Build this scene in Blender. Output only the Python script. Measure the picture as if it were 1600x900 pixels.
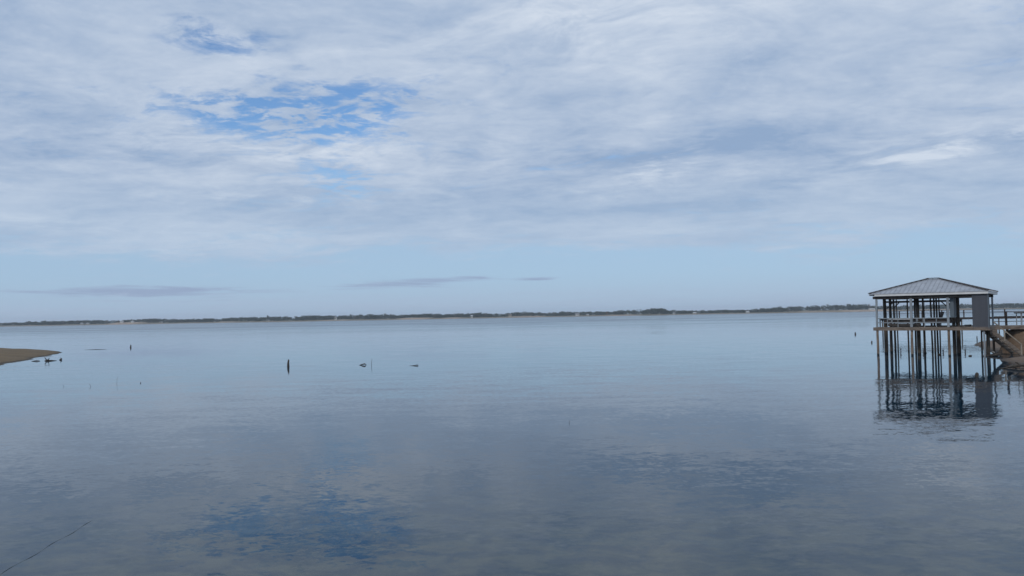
import bpy, bmesh, math, random
import numpy as np
from mathutils import Vector, Matrix, noise as mnoise

for o in list(bpy.data.objects):
    bpy.data.objects.remove(o, do_unlink=True)
SC = bpy.context.scene
COL = SC.collection
R = math.radians

# ------------------------------------------------------------------ camera
CAM_H = 3.4
cam_d = bpy.data.cameras.new('camera')
cam_d.sensor_width = 36.0
cam_d.lens = 36.0 * 1244.0 / 1600.0
cam_d.clip_start = 0.1
cam_d.clip_end = 20000.0
cam = bpy.data.objects.new('camera', cam_d)
COL.objects.link(cam)
PITCH = math.atan(43.0 / 1244.0)
cam.matrix_world = (Matrix.Translation((0, 0, CAM_H)) @ Matrix.Rotation(R(90) + PITCH, 4, 'X')
                    @ Matrix.Rotation(R(-1.0), 4, 'Z'))
SC.camera = cam

# ------------------------------------------------------------------ colour management
SC.view_settings.view_transform = 'Standard'
SC.view_settings.look = 'None'
SC.view_settings.exposure = 0.0
SC.view_settings.gamma = 1.0
SC.view_settings.use_curve_mapping = False

# ------------------------------------------------------------------ node helpers
class NG:
    def __init__(self, tree):
        self.t = tree
        self.n = tree.nodes
        self.l = tree.links

    def new(self, typ, **kw):
        nd = self.n.new(typ)
        for k, v in kw.items():
            setattr(nd, k, v)
        return nd

    def put(self, sock, v):
        if hasattr(v, 'is_output'):
            self.l.new(v, sock)
        elif v is not None:
            if sock.type == 'RGBA' and len(v) == 3:
                v = (*v, 1.0)
            sock.default_value = v

    def m(self, op, a, b=None, c=None, clamp=False):
        nd = self.new('ShaderNodeMath', operation=op, use_clamp=clamp)
        self.put(nd.inputs[0], a)
        if b is not None:
            self.put(nd.inputs[1], b)
        if c is not None:
            self.put(nd.inputs[2], c)
        return nd.outputs[0]

    def add(self, *a):
        r = a[0]
        for b in a[1:]:
            r = self.m('ADD', r, b)
        return r

    def mul(self, *a):
        r = a[0]
        for b in a[1:]:
            r = self.m('MULTIPLY', r, b)
        return r

    def sub(self, a, b):
        return self.m('SUBTRACT', a, b)

    def ramp(self, v, a, b, lo=0.0, hi=1.0, smooth=True):
        nd = self.new('ShaderNodeMapRange')
        nd.interpolation_type = 'SMOOTHSTEP' if smooth else 'LINEAR'
        self.put(nd.inputs[0], v)
        for i, x in enumerate((a, b, lo, hi)):
            self.put(nd.inputs[i + 1], x)
        return nd.outputs[0]

    def mix(self, f, a, b, blend='MIX'):
        nd = self.new('ShaderNodeMix', data_type='RGBA', blend_type=blend)
        self.put(nd.inputs[0], f)
        self.put(nd.inputs[6], a)
        self.put(nd.inputs[7], b)
        return nd.outputs[2]

    def xyz(self, x, y, z):
        nd = self.new('ShaderNodeCombineXYZ')
        for i, v in enumerate((x, y, z)):
            self.put(nd.inputs[i], v)
        return nd.outputs[0]

    def sep(self, v):
        nd = self.new('ShaderNodeSeparateXYZ')
        self.put(nd.inputs[0], v)
        return nd.outputs

    def noise(self, vec, scale, detail=4.0, rough=0.5, dist=0.0, color=False):
        nd = self.new('ShaderNodeTexNoise')
        nd.noise_dimensions = '3D'
        self.put(nd.inputs['Vector'], vec)
        nd.inputs['Scale'].default_value = scale
        nd.inputs['Detail'].default_value = detail
        nd.inputs['Roughness'].default_value = rough
        nd.inputs['Distortion'].default_value = dist
        return nd.outputs['Color' if color else 'Fac']

    def vscale(self, v, s):
        nd = self.new('ShaderNodeVectorMath', operation='MULTIPLY')
        self.put(nd.inputs[0], v)
        nd.inputs[1].default_value = s
        return nd.outputs[0]

    def gauss(self, ax, el, cx, cy, sx, sy, tilt=0.0):
        """soft patch of cloud or clear sky round one sky direction"""
        dx = self.sub(ax, cx)
        dy = self.sub(self.sub(el, cy), self.mul(dx, tilt))
        q = self.add(self.m('POWER', self.m('DIVIDE', dx, sx), 2.0), self.m('POWER', self.m('DIVIDE', dy, sy), 2.0))
        return self.m('EXPONENT', self.mul(q, -1.0))

# ------------------------------------------------------------------ sky
SUN_EL, SUN_AZ = R(38), R(215)         # azimuth clockwise from +Y: behind the camera, to its left
world = bpy.data.worlds.new('World')
SC.world = world
world.use_nodes = True
wt = world.node_tree
wt.nodes.clear()
W = NG(wt)
tc = W.new('ShaderNodeTexCoord').outputs['Generated']
dx, dy, dz = W.sep(tc)
sky = W.new('ShaderNodeTexSky')
sky.sky_type = 'NISHITA'
sky.sun_disc = False
sky.sun_elevation = SUN_EL
sky.sun_rotation = SUN_AZ
sky.altitude = 100
sky.air_density = 1.0
sky.dust_density = 0.6
sky.ozone_density = 2.0
clear = sky.outputs[0]

el = W.m('DIVIDE', W.m('MAXIMUM', dz, 0.0), W.m('SQRT', W.add(W.mul(dx, dx), W.mul(dy, dy), 1e-5)))
az = W.m('DIVIDE', dx, W.m('MAXIMUM', dy, 0.08))
# the layer of cloud seen from below: direction -> point on a flat layer
zc = W.add(W.m('MAXIMUM', dz, 0.0), 0.10)
px = W.m('DIVIDE', dx, zc)
py = W.m('DIVIDE', dy, zc)
P = W.xyz(px, py, 0.37)
warp = W.new('ShaderNodeVectorMath', operation='MULTIPLY_ADD')
W.put(warp.inputs[0], W.noise(P, 1.3, 3, 0.55, 0.0, color=True))
warp.inputs[1].default_value = (0.5, 0.5, 0.0)
W.put(warp.inputs[2], W.xyz(W.add(W.mul(px, 0.80), W.mul(py, 0.22)), W.mul(py, 1.0), 3.1))
Pst = warp.outputs[0]

n_big = W.noise(P, 0.55, 3, 0.5, 0.2)
n_mid = W.noise(Pst, 1.7, 7, 0.60, 0.35)
n_fine = W.noise(Pst, 5.0, 7, 0.64, 0.5)
n_tiny = W.noise(W.vscale(P, (1.0, 1.35, 1.0)), 15.0, 5, 0.62, 0.3)
n_shade = W.noise(Pst, 1.25, 7, 0.60, 0.3)
n_bill = W.noise(W.vscale(P, (1.0, 1.1, 1.0)), 3.2, 8, 0.60, 0.6)
body = W.add(W.mul(W.sub(n_big, 0.5), 0.6), W.mul(W.sub(n_mid, 0.5), 1.5), W.mul(W.sub(n_fine, 0.5), 2.0), W.mul(W.sub(n_tiny, 0.5), 0.7))

n_gap = W.noise(W.vscale(P, (1.0, 1.25, 1.0)), 6.2, 7, 0.64, 0.5)
gap = W.ramp(n_gap, 0.38, 0.60, 0.30, 1.40)
holes = W.add(
    W.mul(W.gauss(az, el, -0.200, 0.268, 0.130, 0.045, 0.15), 0.84),
    W.mul(W.gauss(az, el, -0.345, 0.250, 0.17, 0.030, -0.08), 0.84),
    W.mul(W.gauss(az, el, -0.205, 0.172, 0.070, 0.024), 0.80),
    W.mul(W.gauss(az, el, -0.37, 0.335, 0.08, 0.024, -0.1), 0.64),
    W.mul(W.gauss(az, el, -0.34, 0.15, 0.16, 0.014), 0.22),
    W.mul(W.gauss(az, el, -0.55, 0.20, 0.13, 0.02), 0.15),
    W.mul(W.gauss(az, el, 0.68, 0.34, 0.20, 0.09), 0.30))
holes = W.mul(holes, gap)
n_edge = W.noise(W.xyz(W.mul(az, 3.2), W.mul(el, 22.0), 5.5), 1.0, 6, 0.6, 0.4)
edge = W.add(0.090, W.mul(az, 0.012), W.mul(W.sub(n_edge, 0.5), 0.13))
layer = W.ramp(W.sub(el, edge), -0.050, 0.045, -0.80, 0.66)
cov = W.ramp(W.sub(W.add(layer, body), holes), -0.62, 0.42)

# low flat bars of cloud standing off above the horizon
lowv = W.xyz(W.mul(az, 7.0), W.mul(el, 110.0), 1.7)
n_low = W.noise(lowv, 1.4, 6, 0.6, 0.5)
bars = W.add(
    W.mul(W.gauss(az, el, -0.47, 0.0335, 0.16, 0.0075, 0.006), 0.95),
    W.mul(W.gauss(az, el, -0.125, 0.0435, 0.105, 0.0068, 0.05), 0.95),
    W.mul(W.gauss(az, el, 0.035, 0.0455, 0.040, 0.0026, 0.03), 1.0))
bars = W.ramp(W.add(bars, W.mul(W.sub(n_low, 0.5), 1.9)), 0.30, 0.95)

white = W.add(
    W.mul(W.gauss(az, el, 0.205, 0.185, 0.055, 0.014, 0.25), 1.0),
    W.mul(W.gauss(az, el, 0.56, 0.176, 0.12, 0.012, 0.06), 1.0),
    W.mul(W.gauss(az, el, -0.315, 0.145, 0.07, 0.006), 0.55),
    W.mul(W.gauss(az, el, -0.58, 0.108, 0.09, 0.008, -0.03), 0.5),
    W.mul(W.gauss(az, el, 0.10, 0.385, 0.22, 0.07), 0.42),
    W.mul(W.gauss(az, el, -0.28, 0.205, 0.26, 0.018), 0.35))
dull = W.add(
    W.mul(W.gauss(az, el, -0.58, 0.185, 0.17, 0.022), 0.30),
    W.mul(W.gauss(az, el, 0.36, 0.212, 0.22, 0.020, 0.03), 0.26),
    W.mul(W.gauss(az, el, 0.09, 0.128, 0.11, 0.011), 0.34),
    W.mul(W.gauss(az, el, 0.03, 0.260, 0.13, 0.030), 0.16),
    W.mul(W.gauss(az, el, 0.58, 0.130, 0.14, 0.014), 0.24))
lit = W.add(W.mul(dull, -1.0), W.mul(W.sub(n_big, 0.5), 0.9), W.mul(W.sub(n_shade, 0.5), 1.7), W.mul(W.sub(n_bill, 0.5), 1.0), W.mul(W.sub(n_fine, 0.5), 0.45), W.mul(W.sub(n_tiny, 0.5), 0.35), W.mul(white, W.ramp(n_fine, 0.40, 0.66, 0.12, 1.0)), 0.47)
lit = W.ramp(lit, 0.0, 1.05, 0.0, 1.0, smooth=False)
K = 10.0
S = 0.1
def rad(r, g, b):
    return (r * K, g * K, b * K)
c_grey = rad(0.285, 0.400, 0.590)
c_white = rad(0.640, 0.715, 0.825)
cloud = W.mix(lit, c_grey, c_white)
far_tint = W.ramp(el, 0.08, 0.20)
cloud = W.mix(far_tint, W.mix(0.62, cloud, rad(0.415, 0.540, 0.705)), cloud)
# the clear air: pale towards the horizon
clear = W.mix(1.0, clear, (0.86, 1.10, 1.34), 'MULTIPLY')
pale = W.ramp(el, 0.08, 0.24, 1.0, 0.0)
clear = W.mix(W.mul(pale, 0.88), clear, rad(0.370, 0.522, 0.705))
murk = W.ramp(el, 0.0, 0.055, 0.75, 0.0)
murk = W.mul(murk, W.ramp(n_low, 0.3, 0.7, 0.65, 1.15))
clear = W.mix(murk, clear, rad(0.400, 0.495, 0.650))
skyc = W.mix(bars, clear, rad(0.315, 0.405, 0.575))
skyc = W.mix(cov, skyc, cloud)
bg = W.new('ShaderNodeBackground')
W.put(bg.inputs['Color'], skyc)
bg.inputs['Strength'].default_value = S
out = W.new('ShaderNodeOutputWorld')
wt.links.new(bg.outputs[0], out.inputs['Surface'])

# ------------------------------------------------------------------ sun (behind thin cloud)
sun_d = bpy.data.lights.new('sun', 'SUN')
sun_d.energy = 1.2
sun_d.angle = R(10)
sun_d.color = (1.0, 0.95, 0.88)
sun = bpy.data.objects.new('sun', sun_d)
COL.objects.link(sun)
to_sun = Vector((math.sin(SUN_AZ) * math.cos(SUN_EL), math.cos(SUN_AZ) * math.cos(SUN_EL), math.sin(SUN_EL)))
sun.rotation_euler = to_sun.to_track_quat('Z', 'Y').to_euler()
sun.location = to_sun * 100

# ------------------------------------------------------------------ materials
def material(name, rough=0.8, metallic=0.0):
    m = bpy.data.materials.new(name)
    m.use_nodes = True
    t = m.node_tree
    b = t.nodes['Principled BSDF']
    b.inputs['Roughness'].default_value = rough
    b.inputs['Metallic'].default_value = metallic
    return m, NG(t), b

def mottled(name, c1, c2, scale=3.0, stretch=(1, 1, 1), rough=0.85, metallic=0.0, detail=5, wet=None, bump=0.0):
    m, g, b = material(name, rough, metallic)
    geo = g.new('ShaderNodeNewGeometry').outputs['Position']
    v = g.vscale(geo, stretch)
    f = g.noise(v, scale, detail, 0.6, 0.2)
    c = g.mix(g.ramp(f, 0.3, 0.7), c1, c2)
    if wet is not None:                      # a band of wet, dark wood left by the water
        z = g.sep(geo)[2]
        zz = g.add(z, g.mul(g.sub(g.noise(geo, 6.0, 2), 0.5), 0.12))
        c = g.mix(g.ramp(zz, 0.06, 0.16, 1.0, 0.0), c, wet)
    g.put(b.inputs['Base Color'], c)
    if bump:
        bn = g.new('ShaderNodeBump')
        bn.inputs['Distance'].default_value = bump
        bn.inputs['Strength'].default_value = 0.6
        g.put(bn.inputs['Height'], f)
        g.put(b.inputs['Normal'], bn.outputs[0])
    return m

M = {}
M['wood_tan'] = mottled('weathered_tan_wood', (0.11, 0.084, 0.066), (0.235, 0.19, 0.152), 2.2, (1, 1, 6), bump=0.004)
M['stair_wood'] = mottled('pale_stair_wood', (0.20, 0.17, 0.135), (0.36, 0.315, 0.255), 3.0, (1, 1, 1), bump=0.003)
M['wood_grey'] = mottled('grey_deck_wood', (0.11, 0.095, 0.085), (0.22, 0.20, 0.18), 2.5, (1, 6, 1), bump=0.004)
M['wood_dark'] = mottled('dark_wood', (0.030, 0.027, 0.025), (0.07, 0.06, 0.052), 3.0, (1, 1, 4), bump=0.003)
M['pile_dark'] = mottled('dark_piling', (0.035, 0.029, 0.024), (0.115, 0.088, 0.062), 4.0, (1, 1, 0.35), wet=(0.012, 0.011, 0.010), bump=0.005)
M['pile_tan'] = mottled('tan_piling', (0.13, 0.095, 0.07), (0.27, 0.205, 0.155), 4.0, (1, 1, 0.3), wet=(0.014, 0.012, 0.010), bump=0.004)
M['paint_light'] = mottled('light_grey_paint', (0.20, 0.23, 0.255), (0.29, 0.32, 0.345), 3.0, (1, 1, 0.5), 0.6)
M['paint_white'] = mottled('white_trim_paint', (0.60, 0.60, 0.59), (0.72, 0.72, 0.71), 2.0, (1, 1, 1), 0.5)
M['paint_blue'] = mottled('blue_grey_paint', (0.10, 0.135, 0.165), (0.13, 0.165, 0.195), 1.5, (1, 1, 0.4), 0.6)
M['siding'] = mottled('dark_slate_siding', (0.052, 0.058, 0.074), (0.068, 0.075, 0.093), 1.2, (2, 2, 0.3), 0.55)
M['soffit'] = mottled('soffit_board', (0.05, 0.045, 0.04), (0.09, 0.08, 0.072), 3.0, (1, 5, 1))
M['roof'] = mottled('galvanised_roof', (0.33, 0.345, 0.37), (0.43, 0.445, 0.47), 1.3, (1, 1, 1), 0.42, 0.35)
def roof_stain(m):
    g = NG(m.node_tree)
    b = m.node_tree.nodes['Principled BSDF']
    old = b.inputs['Base Color'].links[0].from_socket
    geo = g.new('ShaderNodeNewGeometry').outputs['Position']
    f = g.noise(g.vscale(geo, (0.9, 0.9, 0.9)), 1.6, 6, 0.68, 0.8)
    st = g.noise(geo, 9.0, 3, 0.6)
    c = g.mix(g.mul(g.ramp(f, 0.52, 0.72), g.ramp(st, 0.3, 0.7, 0.2, 0.75)), old, (0.17, 0.145, 0.125))
    g.put(b.inputs['Base Color'], c)
    g.put(b.inputs['Roughness'], g.ramp(f, 0.3, 0.7, 0.36, 0.6))
roof_stain(M['roof'])
M['steel'] = mottled('rusty_steel', (0.025, 0.024, 0.024), (0.075, 0.05, 0.04), 5.0, (1, 1, 1), 0.6, 0.2)
M['galv'] = mottled('galvanised_steel', (0.35, 0.36, 0.37), (0.5, 0.51, 0.52), 6.0, (1, 1, 1), 0.45, 0.5)
M['drift'] = mottled('wet_driftwood', (0.022, 0.018, 0.015), (0.075, 0.060, 0.046), 5.0, (1, 1, 1), bump=0.01)
M['drift_pale'] = mottled('dry_driftwood', (0.10, 0.085, 0.07), (0.22, 0.19, 0.155), 6.0, (1, 1, 1), bump=0.01)
M['stone'] = mottled('pale_stone', (0.35, 0.33, 0.30), (0.55, 0.53, 0.50), 9.0, bump=0.01)
M['trunk'] = mottled('bark', (0.06, 0.05, 0.042), (0.13, 0.11, 0.09), 2.0)
M['rope'] = mottled('dark_rope', (0.03, 0.034, 0.04), (0.055, 0.055, 0.055), 30.0)

def leaf_mat(name, c1, c2):
    m, g, b = material(name, 0.8)
    geo = g.new('ShaderNodeNewGeometry').outputs['Position']
    oi = g.new('ShaderNodeObjectInfo').outputs['Random']
    f = g.noise(geo, 0.35, 3, 0.6)
    c = g.mix(g.ramp(g.add(f, g.mul(g.sub(oi, 0.5), 0.35)), 0.3, 0.7), c1, c2)
    g.put(b.inputs['Base Color'], c)
    return m
M['leaf_dark'] = leaf_mat('dark_foliage', (0.026, 0.040, 0.022), (0.055, 0.072, 0.036))
M['leaf_olive'] = leaf_mat('olive_foliage', (0.045, 0.055, 0.030), (0.085, 0.090, 0.050))
M['leaf_brown'] = leaf_mat('winter_twigs', (0.075, 0.062, 0.048), (0.12, 0.10, 0.075))
M['leaf_rust'] = leaf_mat('autumn_foliage', (0.14, 0.075, 0.035), (0.24, 0.14, 0.07))
def flat(name, c, rough=0.7):
    return mottled(name, tuple(x * 0.9 for x in c), c, 0.6, rough=rough)
M['h_white'] = flat('white_house_wall', (0.66, 0.65, 0.62))
M['h_cream'] = flat('cream_house_wall', (0.52, 0.47, 0.39))
M['h_grey'] = flat('grey_house_wall', (0.36, 0.36, 0.35))
M['r_grey'] = flat('grey_house_roof', (0.22, 0.22, 0.23))
M['r_white'] = flat('white_metal_roof', (0.52, 0.53, 0.54))
M['r_brown'] = flat('brown_house_roof', (0.15, 0.11, 0.085))
M['glass_dark'] = flat('dark_window', (0.03, 0.035, 0.04), 0.15)

# ------------------------------------------------------------------ mesh helpers
class MB:
    def __init__(self):
        self.v, self.f = [], []

    def _add(self, vs, fs):
        b = len(self.v)
        self.v += [tuple(x) for x in vs]
        self.f += [tuple(b + i for i in f) for f in fs]
        return self

    def box(self, x0, x1, y0, y1, z0, z1):
        vs = [(x, y, z) for z in (z0, z1) for y in (y0, y1) for x in (x0, x1)]
        return self._add(vs, [(0, 2, 3, 1), (4, 5, 7, 6), (0, 1, 5, 4), (2, 6, 7, 3), (0, 4, 6, 2), (1, 3, 7, 5)])

    def bar(self, p, q, w, h, up=(0, 0, 1)):
        p, q = Vector(p), Vector(q)
        d = (q - p).normalized()
        s = d.cross(Vector(up))
        if s.length < 1e-4:
            s = d.cross(Vector((0, 1, 0)))
        s.normalize()
        t = s.cross(d)
        vs = []
        for c in (p, q):
            for a, b in ((-1, -1), (1, -1), (1, 1), (-1, 1)):
                vs.append(c + s * a * w / 2 + t * b * h / 2)
        return self._add(vs, [(3, 2, 1, 0), (4, 5, 6, 7), (0, 1, 5, 4), (1, 2, 6, 5), (2, 3, 7, 6), (3, 0, 4, 7)])

    def tube(self, pts, radii, n=10, jit=0.0, rnd=None, caps=True):
        pts = [Vector(p) for p in pts]
        base = len(self.v)
        prev = None
        for i, p in enumerate(pts):
            a = pts[max(i - 1, 0)]
            b = pts[min(i + 1, len(pts) - 1)]
            d = (b - a).normalized()
            s = d.cross(Vector((0.13, 0.31, 0.94)) if prev is None else prev)
            if prev is None:
                s = d.orthogonal()
            else:
                s = prev - d * prev.dot(d)
            s.normalize()
            prev = s
            t = d.cross(s)
            r = radii[i] if isinstance(radii, (list, tuple)) else radii
            for k in range(n):
                an = 2 * math.pi * k / n
                rr = r * (1 + (rnd.uniform(-jit, jit) if jit and rnd else 0))
                self.v.append(tuple(p + (s * math.cos(an) + t * math.sin(an)) * rr))
        for i in range(len(pts) - 1):
            for k in range(n):
                a = base + i * n + k
                b = base + i * n + (k + 1) % n
                self.f.append((a, b, b + n, a + n))
        if caps:
            self.f.append(tuple(base + k for k in reversed(range(n))))
            self.f.append(tuple(base + (len(pts) - 1) * n + k for k in range(n)))
        return self

    def poly(self, vs):
        return self._add(vs, [tuple(range(len(vs)))])

    def mesh(self, name, mats, smooth=False):
        me = bpy.data.meshes.new(name)
        me.from_pydata(self.v, [], self.f)
        for m in (mats if isinstance(mats, (list, tuple)) else [mats]):
            me.materials.append(m)
        if smooth:
            for p in me.polygons:
                p.use_smooth = True
        me.update()
        return me

    def build(self, name, mats, parent=None, smooth=False, bevel=0.0):
        o = bpy.data.objects.new(name, self.mesh(name, mats, smooth))
        COL.objects.link(o)
        if parent is not None:
            o.parent = parent
        if bevel:
            md = o.modifiers.new('bevel', 'BEVEL')
            md.width = bevel
            md.segments = 2
            md.limit_method = 'ANGLE'
        return o

def tag(o, label, cat, group=None, kind=None):
    if label:
        o['label'] = label
    if cat:
        o['category'] = cat
    if group:
        o['group'] = group
    if kind:
        o['kind'] = kind
    return o

def empty(name, loc, label, cat, rz=0.0, group=None):
    o = bpy.data.objects.new(name, None)
    o.empty_display_size = 0.3
    o.location = loc
    o.rotation_euler = (0, 0, rz)
    COL.objects.link(o)
    return tag(o, label, cat, group)

# ------------------------------------------------------------------ water
def smooth01(t):
    t = np.clip(t, 0, 1)
    return t * t * (3 - 2 * t)

mw, g, b = material('lake_water', 0.02)
geo = g.new('ShaderNodeNewGeometry').outputs['Position']
wx, wy, wz = g.sep(geo)
wind = g.noise(g.vscale(geo, (0.010, 0.034, 1)), 1.0, 3, 0.55, 0.6)
wind = g.ramp(wind, 0.38, 0.66, 0.5, 2.0)
calm = g.gauss(wx, wy, 30.0, 46.0, 13.0, 15.0)            # lee of the bank round the boathouse
breeze = g.gauss(wx, wy, 6.0, 50.0, 24.0, 9.0, 0.75)      # a patch ruffled by a breath of wind
wind = g.mul(g.add(wind, g.mul(breeze, 1.6)), g.sub(1.0, g.mul(calm, 0.82)))
open_water = g.ramp(wy, 50.0, 420.0, 0.0, 1.0)
wind = g.mul(wind, g.add(1.0, g.mul(open_water, 5.0)))
rip = g.noise(g.vscale(geo, (1.0, 1.5, 1)), 5.5, 3, 0.6, 0.2, color=True)
swl = g.noise(g.vscale(geo, (0.35, 0.8, 1)), 1.0, 3, 0.5, 0.3, color=True)
chop = g.noise(g.vscale(geo, (0.9, 1.5, 1)), 1.7, 4, 0.6, 0.4, color=True)
c1, c2, c3 = g.sep(chop)
shoal = g.ramp(wy, 13.0, 42.0, 1.0, 0.0)                  # short chop over the shallows
r1, r2, r3 = g.sep(rip)
s1, s2, s3 = g.sep(swl)
sx = g.add(g.mul(g.sub(c1, 0.5), g.mul(shoal, 0.03)), g.mul(g.sub(r1, 0.5), 0.070), g.mul(g.sub(s1, 0.5), 0.045))
sy = g.add(g.mul(g.sub(c2, 0.5), g.mul(shoal, 0.040)), g.mul(g.sub(r2, 0.5), 0.042), g.mul(g.sub(s2, 0.5), 0.026))
nrm = g.new('ShaderNodeVectorMath', operation='NORMALIZE')
g.put(nrm.inputs[0], g.xyz(g.mul(sx, wind), g.mul(sy, wind), 1.0))
g.put(b.inputs['Normal'], nrm.outputs[0])
# wind-ruffled surface out on the open lake, glassy in the cove
g.put(b.inputs['Roughness'], g.add(0.02, g.mul(open_water, g.ramp(wind, 1.5, 9.0, 0.10, 0.20))))
# silt in the water: browner where it is shallow near the bank
shal = g.ramp(wy, 8.0, 21.0, 1.0, 0.0)
silt = g.noise(g.vscale(geo, (0.9, 1.3, 1)), 1.7, 6, 0.64, 0.6)
wc = g.mix(g.mul(shal, g.ramp(silt, 0.36, 0.64, 0.0, 1.0)), (0.001, 0.022, 0.042), (0.052, 0.066, 0.058))
g.put(b.inputs['Base Color'], wc)
b.inputs['IOR'].default_value = 1.333
wmb = MB()
wmb.poly([(-2300, -120, 0), (2300, -120, 0), (2300, 1420, 0), (-2300, 1420, 0)])
o = wmb.build('water', mw)
tag(o, 'calm blue grey lake water reaching the far shore', 'water', kind='structure')

# ------------------------------------------------------------------ land near by (heights from the distance to the waterline)
def poly_dist(px_, py_, poly):
    """signed distance to a polygon, positive inside"""
    n = len(poly)
    d = np.full(px_.shape, 1e9)
    inside = np.zeros(px_.shape, bool)
    for i in range(n):
        x0, y0 = poly[i]
        x1, y1 = poly[(i + 1) % n]
        ex, ey = x1 - x0, y1 - y0
        t = np.clip(((px_ - x0) * ex + (py_ - y0) * ey) / (ex * ex + ey * ey), 0, 1)
        d = np.minimum(d, np.hypot(px_ - x0 - t * ex, py_ - y0 - t * ey))
        c = ((y0 > py_) != (y1 > py_)) & (px_ < (x1 - x0) * (py_ - y0) / (y1 - y0 + 1e-12) + x0)
        inside ^= c
    return np.where(inside, d, -d)

def wob(X, Y, s, seed):
    f = np.vectorize(lambda a, c: mnoise.fractal(Vector((a * s, c * s, seed)), 0.9, 2.1, 4))
    return f(X, Y)

def land(name, poly, x0, x1, y0, y1, step, height, mat):
    xs = np.arange(x0, x1 + step, step)
    ys = np.arange(y0, y1 + step, step)
    X, Y = np.meshgrid(xs, ys)
    d = poly_dist(X, Y, poly)
    Z = height(X, Y, d)
    keep = Z > -0.25
    mb = MB()
    idx = -np.ones(X.shape, int)
    ny, nx = X.shape
    use = np.zeros(X.shape, bool)
    for j in range(ny - 1):
        for i in range(nx - 1):
            if keep[j, i] or keep[j + 1, i] or keep[j, i + 1] or keep[j + 1, i + 1]:
                q = []
                for a, c in ((j, i), (j, i + 1), (j + 1, i + 1), (j + 1, i)):
                    if idx[a, c] < 0:
                        idx[a, c] = len(mb.v)
                        mb.v.append((float(X[a, c]), float(Y[a, c]), float(max(Z[a, c], -0.6))))
                    q.append(idx[a, c])
                mb.f.append(tuple(int(k) for k in q))
    return mb.build(name, mat, smooth=True)

def ground_mat(name, wet, dry, top, ztop, strata=0.0):
    m, g, b = material(name, 0.95)
    geo = g.new('ShaderNodeNewGeometry').outputs['Position']
    x, y, z = g.sep(geo)
    n1 = g.noise(geo, 0.5, 6, 0.62, 0.3)
    n2 = g.noise(g.vscale(geo, (1, 1, 3)), 5.0, 5, 0.65)
    c = g.mix(g.ramp(n1, 0.32, 0.68), dry, tuple(k * 0.68 for k in dry))
    c = g.mix(g.ramp(n2, 0.35, 0.75, 0.0, 0.55), c, tuple(k * 1.45 for k in dry))
    if strata:
        lay = g.noise(g.xyz(g.mul(x, 0.25), g.mul(y, 0.25), g.mul(z, 5.5)), 1.0, 4, 0.6, 0.3)
        c = g.mix(g.mul(g.ramp(lay, 0.38, 0.62), strata), c, tuple(k * 0.5 for k in dry))
    zz = g.add(z, g.mul(g.sub(n1, 0.5), 0.25))
    c = g.mix(g.ramp(zz, ztop, ztop + 0.35), c, top)
    c = g.mix(g.ramp(zz, 0.0, 0.10, 1.0, 0.0), c, wet)
    g.put(b.inputs['Base Color'], c)
    bn = g.new('ShaderNodeBump')
    bn.inputs['Distance'].default_value = 0.03
    g.put(bn.inputs['Height'], n2)
    g.put(b.inputs['Normal'], bn.outputs[0])
    return m

M['spit'] = ground_mat('brown_spit_earth', (0.040, 0.030, 0.017), (0.150, 0.102, 0.050), (0.135, 0.098, 0.045), 0.55)
M['bank'] = ground_mat('brown_bank_earth', (0.060, 0.048, 0.037), (0.19, 0.132, 0.088), (0.21, 0.15, 0.10), 1.75, 0.6)

SPIT = [(-43.5, 66.5), (-43.99, 68.4), (-45.24, 73.07), (-47.55, 79.91), (-49.68, 85.81), (-51.0, 90.0), (-53.7, 95.0),
        (-57.6, 99.0), (-63.0, 104.0), (-72, 109.5), (-90, 114), (-130, 118), (-130, 40), (-52, 40), (-45, 55)]
def spit_h(X, Y, d):
    n = wob(X, Y, 0.13, 3.0) + 0.4 * wob(X, Y, 0.5, 13.0)
    d2 = d + n * 1.1
    return np.where(d2 < 0, d2 * 0.10, 0.62 * (1 - np.exp(-np.clip(d2, 0, None) / 4.5)) + 0.022 * np.clip(d2, 0, 30)) + 0.03 * wob(X, Y, 0.9, 8.0) * (d2 > 0)
o = land('sand_spit', SPIT, -128, -40, 42, 122, 0.7, spit_h, M['spit'])
tag(o, 'low brown earth spit running into the water at the left edge', 'spit', kind='structure')

SHORE = [(48.5, 81.0), (45.2, 77.8), (41.35, 71.6), (38.6, 65.4), (35.9, 60.4), (35.35, 58.4), (35.75, 56.9), (36.1, 55.9), (35.2, 55.1), (34.0, 54.2),
         (33.0, 53.2), (31.35, 51.6), (30.75, 49.64), (29.96, 47.57), (28.89, 45.19), (27.6, 42.0), (29, 37), (38, 33), (60, 33),
         (112, 40), (112, 124), (90, 122), (72, 112), (64, 103), (58, 94), (53, 86)]
BANK = [(35.75, 58.2), (35.95, 57.35), (36.6, 56.95), (38.6, 56.6), (44, 55.5), (60, 52), (118, 48), (118, 96), (90, 100), (57, 86), (44.5, 69), (39.6, 62.5)]
def shore_h(X, Y, d):
    n = wob(X, Y, 0.35, 5.0)
    d2 = d + n * 0.35
    z = np.where(d2 < 0, d2 * 0.16, 0.30 * (1 - np.exp(-np.clip(d2, 0, None) / 2.5)) + 0.012 * np.clip(d2, 0, 20))
    bd = poly_dist(X, Y, BANK) + n * 0.18
    zb = smooth01((bd + 0.35) / 0.7)
    # small terraces left by falling water
    zz = 1.60 * zb
    z = z + zz + 0.05 * np.sin(zz * 14) * (zb > 0.02) * (zb < 0.98) + 0.02 * wob(X, Y, 1.7, 2.0) * (d2 > 0)
    return z
o = land('lake_shore', SHORE, 27, 46, 40, 82, 0.22, shore_h, M['bank'])
tag(o, 'brown eroded bank and sandy beach beside the boathouse stairs', 'shore', kind='structure')
def shore_far_h(X, Y, d):
    return shore_h(X, Y, d)
o = land('shore_land', SHORE, 46, 112, 34, 124, 1.0, shore_far_h, M['bank'])
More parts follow.
